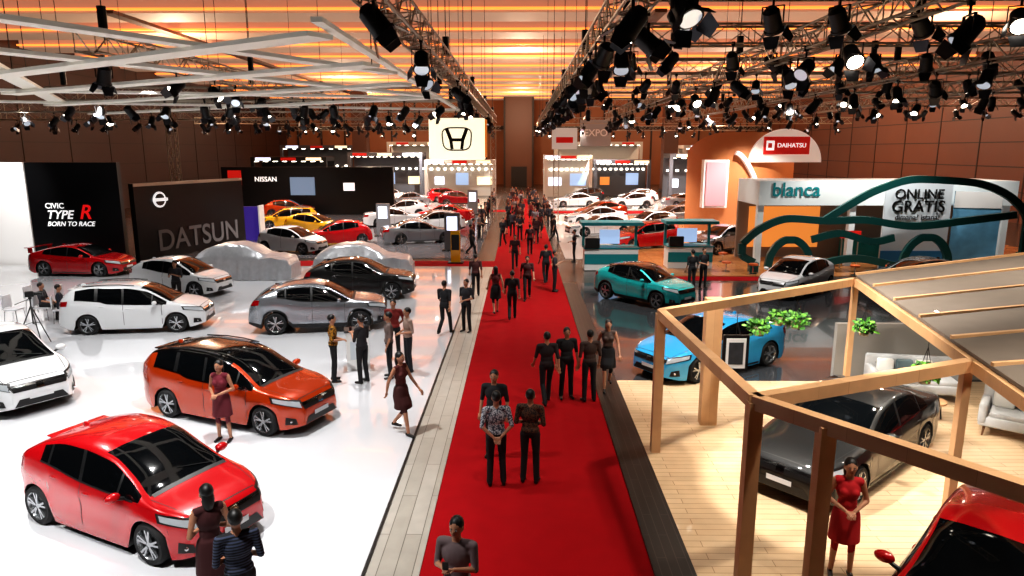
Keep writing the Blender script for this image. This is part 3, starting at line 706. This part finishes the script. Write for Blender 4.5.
def booth(x0, x1, y, h, wallc, scr=None, lit=0):
    b = MB(); b.bb(x0, x1, y, y+.3, 0, h, wallc); b.bb(x0, x1, y-3.5, y, h-.5, h, wallc)
    for x in (x0+.2, x1-.2): b.bb(x-.2, x+.2, y-3.5, y-3.1, 0, h-.5, wallc)
    if scr:
        n = max(1, int((x1-x0)/2.4))
        for i in range(n):
            cx = x0+(i+.5)*(x1-x0)/n; hw_ = .6+.4*((i*7+int(y)) % 3)/2; b.bb(cx-hw_, cx+hw_, y-.1, y, 1.4, 2.4+.5*((i+int(y)) % 2), (scr, SC3, SC4)[i % 3])  # screens enlarged as glowing panels to brighten the booth walls
    for i in range(lit):
        cx = x0+(i+.5)*(x1-x0)/lit; b.bb(cx-.22, cx+.22, y-3.3, y-3.0, h-.56, h-.48, LENS)
        b.bb(cx-.15, cx+.15, y-.12, y-.02, 3.3, 3.5, LENS)
    for i in range(3):
        cx = x0+(i+.5)*(x1-x0)/3; b.bb(cx-.9, cx+.9, y-3.56, y-3.5, h-.4, h-.08, (SC1, mat('sign_red'), SC4)[(i+int(y+x0)) % 3])
    b.obj('exhibition_booth')
SC1 = mat('screen_white', '#dfe6f0', .3, emit='#dfe8ff', es=1.4); SC2 = mat('screen_warm', '#d0803a', .3, emit='#e08a40', es=.8); SC3 = mat('screen_blue2', '#7f96b8', .3, emit='#9fb6d8', es=.9); SC4 = mat('screen_cream', '#e8d8b8', .3, emit='#ffe8c0', es=1.1)
PB = mat('booth_pale', '#c7c2ba', .5); MG = mat('booth_mid_grey', '#55555b', .5)
booth(-22, -12.5, 92, 5.5, MG, SC1, 11); booth(-12, -3.2, 90, 4.6, PB, SC1, 10); booth(-32, -23, 86, 5, BLACK, SC2, 8)
booth(2.8, 8.6, 88, 5.2, PB, SC1, 9); booth(9, 16, 90, 4.6, MG, SC2, 10); booth(17, 27, 84, 5.4, MG, SC1, 9)
booth(-36, -25, 108, 6.5, MG, SC2, 8); booth(24, 36, 108, 6.5, PB, SC2, 8); booth(-20, -6, 108, 7, PB, SC3, 12); booth(5, 18, 108, 7, PB, SC3, 12)
b = MB(); pc = mat('pillar_brown', '#643b24', .5); b.bb(-2.6, 1.8, 112, 113.5, 0, H, pc); b.bb(-2.8, -2.5, 111.8, 112.1, 0, H, RIB); b.bb(1.7, 2.0, 111.8, 112.1, 0, H, RIB); b.bb(-1.6, .9, 111.9, 112, 0, 3.2, mat('door_dark', '#1a100b', .4)); b.obj('hall_column')
for x in (-22.8, 21): 
    b = MB(); b.bb(x-1, x+1, 99, 101, 0, H, pc); b.bb(x-1.1, x+1.1, 98.9, 101.1, 0, .3, BLACK); b.obj('hall_column')
b = MB(); b.rbox((0, 0, .85), (.5, .3, 1.7), .04, P_YEL); b.bb(-.2, .2, -.17, -.15, .7, 1.5, BLACK); b.bb(-.4, .4, -.3, .3, 0, .06, BLACK); b.obj('yellow_totem', (-3.4, 35.6, .012))
for x, y in ((-9.4, 47), (-4.0, 40), (-4.4, 63)):
    b = MB(); b.bb(-.45, .45, -.15, .15, 0, 2.2, mat('totem_grey', '#6d6d70', .4)); b.bb(-.3, .3, -.18, -.15, 1.2, 2.0, SC1); b.bb(-.6, .6, -.3, .3, 0, .06, BLACK); b.obj('display_totem', (x, y, .03))

# ------------------------------------------------------------------ right: round booth with red sign
tan = mat('tan_booth', '#c07a4a', .5, noise=.05); pinkp = mat('poster_pink', '#d08a90', .5, emit='#e08a90', es=.4)
b = MB(); n = 24; V = []
for i in range(n+1):
    t = i/n; a = math.radians(200+t*130); x = 3.9*math.cos(a); y = 3.9*math.sin(a)+3.9
    zt_ = 6.9-1.2*max(0, (.35-t)/.35)**2-2.2*max(0, (t-.55)/.45)**2*.6
    V += [(x, y, 0), (x, y, zt_), (x*.94, y+.25, zt_), (x*.94, y+.25, 0)]
b.add(V, [(i*4+k, (i+1)*4+k, (i+1)*4+(k+1) % 4, i*4+(k+1) % 4) for i in range(n) for k in range(4)], tan, True)
b.add(V[:4], [(0, 1, 2, 3)], tan); b.add(V[-4:], [(3, 2, 1, 0)], tan)
b.bb(-3.0, -1.7, -.1, .6, 2.2, 5.0, pinkp); b.bb(-3.15, -1.55, 0, .65, 2.05, 5.15, WHITE)
for k in range(5): b.bb(-4.2+.2*k, 4.6-.2*k, -1.6+.25*k, .4, .1*k, .1*k+.1, WHITE)
V = []
for yy in (-.35, -.1):
    for i in range(25):
        t = math.pi*i/24; V.append((1.9+2.3*math.cos(t), yy, 5.0+2.1*math.sin(t)))
b.add(V, [(i, i+1, 26+i, 25+i) for i in range(24)]+[tuple(range(25)), tuple(range(25, 50))[::-1], (24, 0, 25, 49)], mat('sign_white', '#e0d6cc', .5, emit='#f4e8dc', es=.3))
b.bb(.45, 3.35, -.45, -.34, 5.5, 6.6, mat('sign_red')); b.bb(.6, 1.1, -.48, -.44, 5.75, 6.35, LW); b.bb(.7, .95, -.5, -.47, 5.9, 6.2, mat('sign_red'))
for i in range(14):
    t0, t1 = i/14, (i+1)/14; f = lambda t: (-1.2+2.6*t, -.2, 5.6-5.2*t**1.6)
    b.beam(f(t0), f(t1), .25, .45, mat('sign_white'), up=(0, 1, 0))
bo = b.obj('round_exhibition_booth', (15.0, 45.5, .03)); text('DAIHATSU', (2.2, -.48, 6.05), .38, LW, bo)
teal = mat('teal', '#0f7f86', .4); tealb = mat('teal_dark_band', '#11504d', .45)
b = MB(); wf = mat('white_fascia', '#ccd4d4', .5, emit='#dfe8e8', es=.08)
b.bb(11.8, 24.5, 34.6, 38, 3.1, 4.3, wf); b.bb(11.8, 24.5, 37.8, 38, 0, 3.1, mat('pale_back', '#9c8878', .6))
for x in (12, 16.6, 20.5, 24.2): b.bb(x-.15, x+.15, 34.8, 35.1, 0, 3.1, wf)
b.bb(12.4, 16.2, 37.7, 37.8, .6, 2.8, SC2); b.bb(17.2, 20, 36.5, 37.3, 0, 1.1, teal)
bo = b.obj('white_fascia_booth'); text('blanca', (13.6, 34.55, 3.85), .95, teal, bo)
b = MB(); b.bb(-1.6, 1.6, -.06, .06, .0, 4.2, mat('poster_pale', '#c9d2d8', .5)); b.bb(-1.6, 1.6, -.08, -.06, 0, .9, mat('poster_blue', '#2f78a8', .5)); bo = b.obj('promo_banner', (19.3, 34.0, .03))
text('ONLINE', (0, -.1, 3.65), .66, BLACK, bo); text('GRATIS', (0, -.1, 3.05), .78, BLACK, bo); text('dimana? istana!', (0, -.1, 2.55), .36, DGREY, bo)
b = MB(); b.bb(-1.0, 1.0, -.06, .06, 0, 3.8, mat('poster_sky', '#5f98b8', .5, noise=.4, nscale=2)); b.bb(-1, 1, -.08, -.06, 3.0, 3.8, WHITE); b.obj('promo_banner', (22.2, 34.0, .03), -18)
b = MB(); Y0 = 33.0
def band(pts, r=.12):
    f1 = pchip(list(range(len(pts))), [p[0] for p in pts]); f2 = pchip(list(range(len(pts))), [p[1] for p in pts])
    q = [(f1(i/8), Y0, f2(i/8)) for i in range((len(pts)-1)*8+1)]
    for i in range(len(q)-1): b.beam(q[i], q[i+1], .34, r*2, tealb, up=(0, 1, 0))
band([(10.6, 1.4), (11.4, 2.1), (12.8, 2.6), (14.6, 2.5), (16.2, 2.55), (18.6, 2.25), (21, 2.5), (23.4, 2.8)])
band([(14.4, 2.5), (15.6, 3.3), (16.9, 4.0), (18.6, 4.45), (21.2, 4.3), (23.2, 3.5), (24, 2.4), (24, 1.0)], .1)
band([(10.6, 1.4), (10.6, .9), (11.2, .5)])
for cx, r in ((12.9, 1.0), (19.4, 1.1)): band([(cx+r*math.cos(math.radians(a)), .25+1.35*r*math.sin(math.radians(a))) for a in range(0, 181, 20)], .1)
band([(13.9, .3), (16, .7), (18.2, .3)]); band([(13.9, 1.6), (15.2, 1.9), (16.8, 1.5), (17.8, 1.7)], .08)
for x in (11.2, 13.9, 18.2, 20.7, 24): b.bb(x-.2, x+.2, Y0-.2, Y0+.2, .03, .5 if x != 24 else 1.0, tealb)
b.obj('teal_car_outline_sculpture')
def kiosk(x, y, w=2.6):
    b = MB(); b.bb(-w/2, w/2, -.5, .5, 0, 1.05, WHITE); b.bb(-w/2-.05, w/2+.05, -.55, .55, 1.05, 1.12, teal); b.bb(-w/2, w/2, -.52, -.5, .3, .8, teal)
    for sx in (-1, 1):
        b.bb(sx*w/2-.06, sx*w/2+.06, .3, .45, 1.1, 2.2, teal)
    b.bb(-w/2-.2, w/2+.2, -.7, .6, 2.2, 2.35, teal); b.bb(-.5, .5, .35, .4, 1.2, 1.9, SC3); b.bb(-w/2, -w/2+.7, -.72, -.5, 1.12, 1.6, BLACK)
    b.obj('reception_kiosk', (x, y, .03))
kiosk(4.4, 33.8); kiosk(8.4, 34.5, 2.2)
for i, (x, y) in enumerate(((9.9, 33.0), (11.0, 32.4), (14.2, 31.9), (15.6, 32.0), (17.2, 31.9), (10.6, 36))):
    b = MB(); b.cyl((0, 0, .42), (0, 0, .50), .22, .22, mat('stool_orange', '#d2622a', .5), 18); b.cyl((0, 0, .03), (0, 0, .42), .03, .03, CHROME, 8); b.cyl((0, 0, 0), (0, 0, .03), .2, .2, CHROME, 18); b.obj('bar_stool', (x, y, .03))
b = MB(); b.bb(-.5, .5, -.05, .05, 1.5, 1.85, mat('sign_red')); b.cyl((-.4, 0, 0), (-.4, 0, 1.6), .03, .03, ALU); b.cyl((.4, 0, 0), (.4, 0, 1.6), .03, .03, ALU); b.obj('red_sign_board', (16.3, 34.2, .03))

# ------------------------------------------------------------------ wooden pavilion
WD = plank_mat('pavilion_wood', '#c99b6e', '#d2a67b', '#b3865c', 2.5, .5, rough=.5, mortar=.002)
WDD = mat('pavilion_roof_fabric', '#6d635a', .8, noise=.15, nscale=3)
b = MB(); A = (2.85, 8.0); Bp = (2.62, 12.6); E0 = (6.05, 7.6); E1 = (7.8, 15.9); C = (5.6, 4.3); hB = 2.8; FZ = .05
def post(x, y, z1, w=.2): b.bb(x-w/2, x+w/2, y-w/2, y+w/2, FZ, z1, WD)
for x, y in (A, Bp, (3.4, 7.26), C): post(x, y, hB, .17)
for x, y in ((6.42, 9.6), E1): post(x, y, hB, .12)
post(11.9, 16.0, 3.3, .14); post(15.6, 16.0, 2.8, .14); post(15.4, 7, 2.8, .14)
def bm_(p, q, z0, z1=None, w=.15, h=.17): b.beam((p[0], p[1], z0), (q[0], q[1], z1 if z1 is not None else z0), w, h, WD)
bm_(A, Bp, hB); bm_(A, C, hB); bm_(A, (6.38, 9.5), hB); bm_(Bp, E1, hB); bm_(E0, E1, hB); bm_(C, E0, hB)
R0 = (11, 7.2); R1 = (11.9, 16.0)
bm_(E0, R0, hB, 3.3); bm_(E1, R1, hB, 3.3); bm_(R0, R1, 3.3); bm_(R0, (15.4, 7), 3.3, 2.8); bm_(R1, (15.6, 16.0), 3.3, 2.8); bm_((15.4, 7), (15.6, 16.0), 2.8)
b.obj('wooden_pavilion_frame')
b = MB()
def slab(p, th=.05): 
    up = Vector((0, 0, th)); V = [Vector(q)+Vector((0, 0, .1)) for q in p]; V += [v+up for v in V]
    b.add(V, [(3, 2, 1, 0), (4, 5, 6, 7), (0, 1, 5, 4), (1, 2, 6, 5), (2, 3, 7, 6), (3, 0, 4, 7)], WDD)
slab([(6.05, 7.6, 2.8), (11, 7.2, 3.3), (11.9, 16.0, 3.3), (7.8, 15.9, 2.8)]); slab([(11, 7.2, 3.3), (15.4, 7, 2.8), (15.6, 16.0, 2.8), (11.9, 16.0, 3.3)])
for k in range(7):
    t = k/6; p = Vector((6.05, 7.6, 2.97)).lerp(Vector((7.8, 15.9, 2.97)), t); q = Vector((11, 7.2, 3.47)).lerp(Vector((11.9, 16.0, 3.47)), t); b.beam(p, q, .07, .06, WD)
for x, y in ((8.6, 13.2), (9.2, 10.4), (10.4, 15.0), (7.4, 12.0)): b.cyl((x, y, 2.80), (x, y, 3.0), .07, .07, LENS, 12)  # lit discs added to go with the fill spots under the roof
b.obj('pavilion_roof')
b = MB(); b.bb(-.17, .17, -.12, .12, 0, 2.75, WD); b.obj('wooden_display_column', (4.0, 14.0, .05))
b = MB(); b.bb(-.25, .25, -.03, .03, -.36, .36, BLACK); b.bb(-.19, .19, -.04, -.03, -.30, .30, WHITE); b.bb(-.14, .14, -.045, -.04, -.22, .22, mat('photo_grey', '#35383c', .5, noise=.6, nscale=9)); b.cyl((0, 0, .36), (0, 0, .80), .008, .008, BLACK, 5); b.obj('framed_picture', (4.15, 12.9, 1.95))
b = MB(); b.bb(8.0, 13.5, 17.0, 17.15, .04, 1.5, mat('grey_panel', '#8e8a84', .6)); b.obj('booth_low_wall')
UPH = mat('sofa_fabric', '#b0b0b0', .9, noise=.08, nscale=20); UPD = mat('sofa_button', '#6d6d6c', .9)
def sofa(name, x, y, rz, w, ns):
    b = MB(); b.rbox((0, 0, .32), (w, .85, .22), .05, UPH); b.rbox((0, .34, .62), (w, .2, .62), .07, UPH)
    for s in (-1, 1): b.rbox((s*(w/2-.07), -.02, .48), (.16, .85, .44), .07, UPH)
    sw = (w-.3)/ns
    for i in range(ns): b.rbox((-(w-.3)/2+sw*(i+.5), -.06, .46), (sw-.02, .66, .14), .05, UPH)
    for i in range(int(w/.2)):
        for z in (.58, .74): b.sph((-w/2+.2+i*.2, .235, z), .014, UPD, 6, 4)
    for i, c in enumerate(('#d8d6cf', '#5f6f72', '#c9c3b5')[:ns+1]): b.rbox((-w/2+.38+i*.42, .13, .70), (.38, .13, .36), .06, mat('cushion_'+c[1:], c, .9))
    for sx in (-1, 1):
        for sy in (-1, 1): b.cyl((sx*(w/2-.12), sy*.33, .22), (sx*(w/2-.1), sy*.36, 0), .025, .016, mat('leg_wood', '#6b4528', .5), 8)
    b.obj(name, (x, y, .05), rz)
sofa('sofa', 9.3, 15.7, -10, 2.0, 2); sofa('armchair', 10.0, 13.5, -38, .95, 1)
b = MB(); b.cyl((0, 0, .40), (0, 0, .44), .3, .3, WD, 24)
for k in range(3): a = k*2.09; b.cyl((.25*math.cos(a), .25*math.sin(a), 0), (.2*math.cos(a), .2*math.sin(a), .4), .018, .018, BLACK, 6)
b.obj('coffee_table', (8.9, 14.3, .05))
LF = [mat('leaf_a', '#3c7a22', .6), mat('leaf_b', '#6fb03a', .6), mat('leaf_c', '#27551b', .6)]
def plant(x, y, z, r, hang=True):
    b = MB(); pot = mat('woven_pot', '#c8b79a', .8)
    b.cyl((0, 0, -.12), (0, 0, .06), .09, .13, pot, 14)
    for i in range(260):
        a = random.uniform(0, 6.283); e = random.uniform(-.6, 1.2); rr = r*random.uniform(.45, 1)
        p = Vector((math.cos(a)*math.cos(e), math.sin(a)*math.cos(e), math.sin(e)*.8))*rr+Vector((0, 0, .06))
        d = Vector((random.uniform(-1, 1), random.uniform(-1, 1), random.uniform(-1, .4))).normalized(); s = d.orthogonal().normalized(); l = random.uniform(.07, .13)
        b.add([p, p+d*l*.5+s*l*.3, p+d*l, p+d*l*.5-s*l*.3], [(0, 1, 2, 3)], LF[i % 3])
    if hang:
        for k in range(3): a = k*2.09; b.cyl((.11*math.cos(a), .11*math.sin(a), .05), (0, 0, .5), .005, .005, BLACK, 4, False)
        b.cyl((0, 0, .5), (0, 0, 2.70-z), .005, .005, BLACK, 4, False)
    b.obj('hanging_plant', (x, y, z))
plant(5.0, 14.1, 2.1, .26); plant(6.0, 14.7, 2.1, .28); plant(5.5, 14.4, 2.25, .2); plant(7.3, 14.3, 2.05, .22); plant(6.75, 11.1, 2.1, .22)

# ------------------------------------------------------------------ left: chairs, tripod, people
def chair(x, y, rz):
    b = MB(); wh = mat('chair_white', '#c6c6ca', .4)
    b.rbox((0, 0, .45), (.46, .46, .05), .02, wh); b.rbox((0, -.23, .72), (.44, .04, .42), .018, wh)
    for sx in (-1, 1):
        for sy in (-1, 1): b.cyl((sx*.18, sy*.18, .44), (sx*.22, sy*.22, 0), .015, .012, CHROME, 8)
        b.cyl((sx*.18, -.22, .45), (sx*.18, -.23, .6), .014, .014, CHROME, 6)
    b.obj('chair', (x, y, Z1), rz)
for x, y, r in ((-17.2, 22.6, -90), (-16.4, 22.9, -80), (-15.6, 22.6, -60), (-17.6, 24.2, -90), (-16.6, 24.4, -90), (-18.2, 21.6, -90)): chair(x, y, r)
b = MB()
for k in range(3):
    a = k*2.094+.4; b.cyl((0, 0, 1.25), (.55*math.cos(a), .55*math.sin(a), 0), .018, .014, BLACK, 8)
    b.cyl((0, 0, .75), (.25*math.cos(a), .25*math.sin(a), .68), .01, .01, BLACK, 6)
b.cyl((0, 0, .7), (0, 0, 1.45), .02, .02, BLACK, 8); b.rbox((0, 0, 1.6), (.14, .22, .16), .02, BLACK); b.cyl((0, .1, 1.6), (0, .32, 1.6), .05, .06, BLACK, 14); b.cyl((0, -.05, 1.45), (-.1, -.4, 1.3), .01, .01, BLACK, 6); b.sph((0, 0, 1.48), .05, BLACK)
b.obj('camera_tripod', (-14.4, 19.6, Z1), -60)
person('m_sit', -15.6, 22.6, -60, '#1c2430', '#15151a', Z1); person('m_sit', -16.4, 22.9, -80, '#2b2c33', '#101014', Z1)
BAT1 = pattern_mat('batik_white', '#b9bbc0', '#3c4250', 34); BAT2 = pattern_mat('batik_dark', '#1a1412', '#5a3a24', 34); STR = pattern_mat('striped_shirt', '#0c0f18', '#3c455e', 9, True)
BAT3 = pattern_mat('batik_yellow', '#b07a16', '#4a300c', 26)
person('m_behind', -.42, 11.25, 8, BAT1, '#0f0f12'); person('m_front', .17, 11.35, -12, BAT2, '#0c0c0e'); person('m_down', -.5, 12.4, 170, '#1b1a1e', '#0d0d10')
person('m_phone', -.72, 7.1, 165, '#6a5a5c', '#1a1a1e')
person('m_front', -3.25, 7.15, 30, STR, '#15151c', Z1); person('w_dress_front', -3.85, 7.75, 40, '#3c1214', '#3c1214', Z1)
person('w_dress_walk', -2.45, 13.4, -120, '#4b1612', '#3c1210', Z1); person('w_dress_front', -5.95, 12.95, 175, '#6e1c2c', '#5a1622', Z1, .97)
person('m_front', -4.7, 16.6, -70, BAT3, '#0f0f12', Z1); person('m_phone', -3.95, 16.5, 60, '#1d1c20', '#101013', Z1); person('m_down', -3.35, 16.9, 100, '#6f5f5a', '#17171a', Z1)
person('m_front', -2.95, 17.4, 120, '#9b8478', '#1c1c22', Z1); person('m_behind', -3.5, 18.4, 180, '#7c2420', '#121215', Z1)
b = MB(); b.bb(-.3, .3, -.2, .2, 0, 1.05, WHITE); b.bb(-.34, .34, -.24, .24, 1.05, 1.09, DGREY); b.bb(-.2, .2, -.21, -.2, .3, .8, mat('poster_pale')); b.obj('information_stand', (-4.35, 17.7, Z1), 15)
person('m_walk', -2.4, 21.2, -20, '#17181c', '#101012', Z1); person('m_front', -1.75, 21.6, 150, '#26262c', '#121214', .03); person('m_phone', -12.8, 25.0, 180, '#2a2a30', '#141418', Z1)
person('m_walk', -1.8, 27, 0, '#4a2422', '#131316', .03)
person('w_dress_front', 4.4, 8.6, 165, '#b0101a', '#a00e16', .05)
for k, x, y, f, c in (('m_walk', .6, 15.2, 10, '#221a1c'), ('m_down', 1.08, 15.6, -170, '#1a1a1e'), ('m_down', 1.6, 15.4, 15, '#3a2a26'), ('w_dress_walk', 2.12, 16.2, 180, '#4a3a34'), ('m_walk', -.3, 23.3, 0, '#1c1214'),
      ('m_walk', .25, 26.6, 180, '#401a1a'), ('m_walk', 1.1, 30, 10, '#17171b'), ('m_phone', 1.4, 28.2, -100, '#26262c'), ('w_dress_walk', -.9, 24.2, 10, '#5c2020'), ('m_walk', -.3, 33.5, 180, '#301417'), ('m_down', 7.1, 28.3, 20, '#121216'), ('m_front', 7.7, 28.8, -160, '#1a1a1e'),
      ('m_front', 2.8, 36, 90, '#1c1c22'), ('m_walk', .5, 38.4, 0, '#3a1618')): person(k, x, y, f, c, '#101014', .05 if 1.87 < x < 2.5 else .04 if x > 3 else .012 if x < 2 else 0)
cols = ['#1a1a20', '#3a1a1c', '#2c2c34', '#6a2020', '#43434c', '#101014', '#8a8a8e', '#502a20']
kk = ['m_walk', 'm_down', 'm_front', 'w_dress_walk', 'm_phone', 'w_dress_bag']
for i in range(32):
    y = 42+i*1.25; x = (-1.0, .9, 0, 1.4, -.5)[i % 5]+random.uniform(-.15, .15); person(kk[i % 6], x, y, random.choice((0, 180, 160, 20)), cols[i % 8], '#101014')
for i in range(12):
    person(kk[i % 6], random.uniform(-3.0, -2.7) , 38.2+i*3.4, random.uniform(0, 360), cols[(i*3) % 8], '#101014', .03)
for i in range(6): person(kk[i % 6], random.uniform(2.12, 2.2), 44+i*4.2, random.uniform(0, 360), cols[(i*5) % 8], '#101014', .0)

# ------------------------------------------------------------------ lights
def spot(x, y, z, tx, ty, e, col=(1, .98, .96), ang=95, r=.12, blend=.7, tz=0):
    l = bpy.data.lights.new('stage_and_fill_light', 'SPOT'); l.energy = e; l.color = col; l.spot_size = math.radians(ang); l.spot_blend = blend; l.shadow_soft_size = r
    o = bpy.data.objects.new('stage_and_fill_light', l); COL.objects.link(o); o.location = (x, y, z)
    o.rotation_euler = (Vector((tx, ty, tz))-Vector((x, y, z))).to_track_quat('-Z', 'Y').to_euler()
for x in (-4.5, -9.5, -14.5, -20):
    for y in (6, 12, 18, 24, 30): spot(x, y, 7.35, x-.5, y+.8, 2100 if x > -10 and y < 15 else 1350 if y < 20 else 950)
for x in (4.6, 8.5, 12.5):
    for y in (7, 13.5): spot(x, y, 7.35, x, y+.5, 1100, (1, .92, .8))
spot(3.5, 9, 7.3, 5.4, 11.0, 3200, (1, .96, .9), 36, blend=.3); spot(3.2, 16, 7.3, 5, 18.2, 2600, ang=70)  # second spot added to brighten the blue liftback
spot(1.9, 11.5, 7.4, 7.0, 13.2, 3000, (1, .96, .9), 55); spot(1.9, 14, 7.4, 8.8, 15.4, 2500, (1, .96, .9), 45)  # both added to brighten the area under the pavilion roof
spot(-24, 29, 7.4, -27, 34.4, 2600, ang=70, tz=2.8)  # added to brighten the white booth wall
for x, y in ((8.6, 13.2), (9.2, 10.4), (10.4, 15.0), (7.4, 12.0)): spot(x, y, 2.78, x, y+.1, 170, (1, .93, .82), 140, .07)  # added fills below the roof, which shades the overhead spots
for x, y, e in ((4, 24.5, 2600), (10, 26, 1200), (5, 36, 2200), (10, 38, 3200), (16, 32, 2000), (21, 33, 1600), (14, 42, 3400), (7, 48, 3800), (13, 52, 3800), (5, 60, 4200), (12, 64, 4800),
                (-22, 31, 800), (-12, 40, 3200), (-6, 42, 2900), (-16, 48, 3600), (-8, 54, 4000), (-20, 56, 3200), (-8, 70, 6500), (-16, 76, 6500), (8, 72, 8000), (18, 76, 6500), (0, 88, 5000), (-12, 86, 7000), (10, 86, 7000), (-12, 104, 7500), (12, 104, 7500)):
    spot(x, y, 7.6, x, y+1.5, e, (1, .95, .9), 115)
for y, e in ((9, 700), (17, 700), (26, 800), (36, 900), (50, 1300), (66, 1800)): spot(.2, y, 8.0, .2, y+2, e, (1, .93, .9), 80)
for x, y in ((-20, 80), (0, 60), (20, 70), (0, 100), (-22, 104), (22, 104), (26, 45), (-24, 50), (28, 75)):  # warm point fills added for ambient light, without fittings
    l = bpy.data.lights.new('hall_fill_light', 'POINT'); l.energy = 2700; l.color = (1, .76, .54); l.shadow_soft_size = .4
    o = bpy.data.objects.new('hall_fill_light', l); COL.objects.link(o); o.location = (x, y, 11.5)
wd = bpy.data.worlds.new('w'); scene.world = wd; wd.use_nodes = True; wd.node_tree.nodes['Background'].inputs[0].default_value = (.5, .4, .33, 1); wd.node_tree.nodes['Background'].inputs[1].default_value = .1

# ------------------------------------------------------------------ camera
cd = bpy.data.cameras.new('camera'); cd.lens = 24.26; cd.sensor_width = 36; cd.clip_end = 400
co = bpy.data.objects.new('camera', cd); COL.objects.link(co); co.location = (0, 0, 5.8)
co.rotation_euler = (math.radians(78.69), 0, math.radians(.75)); scene.camera = co
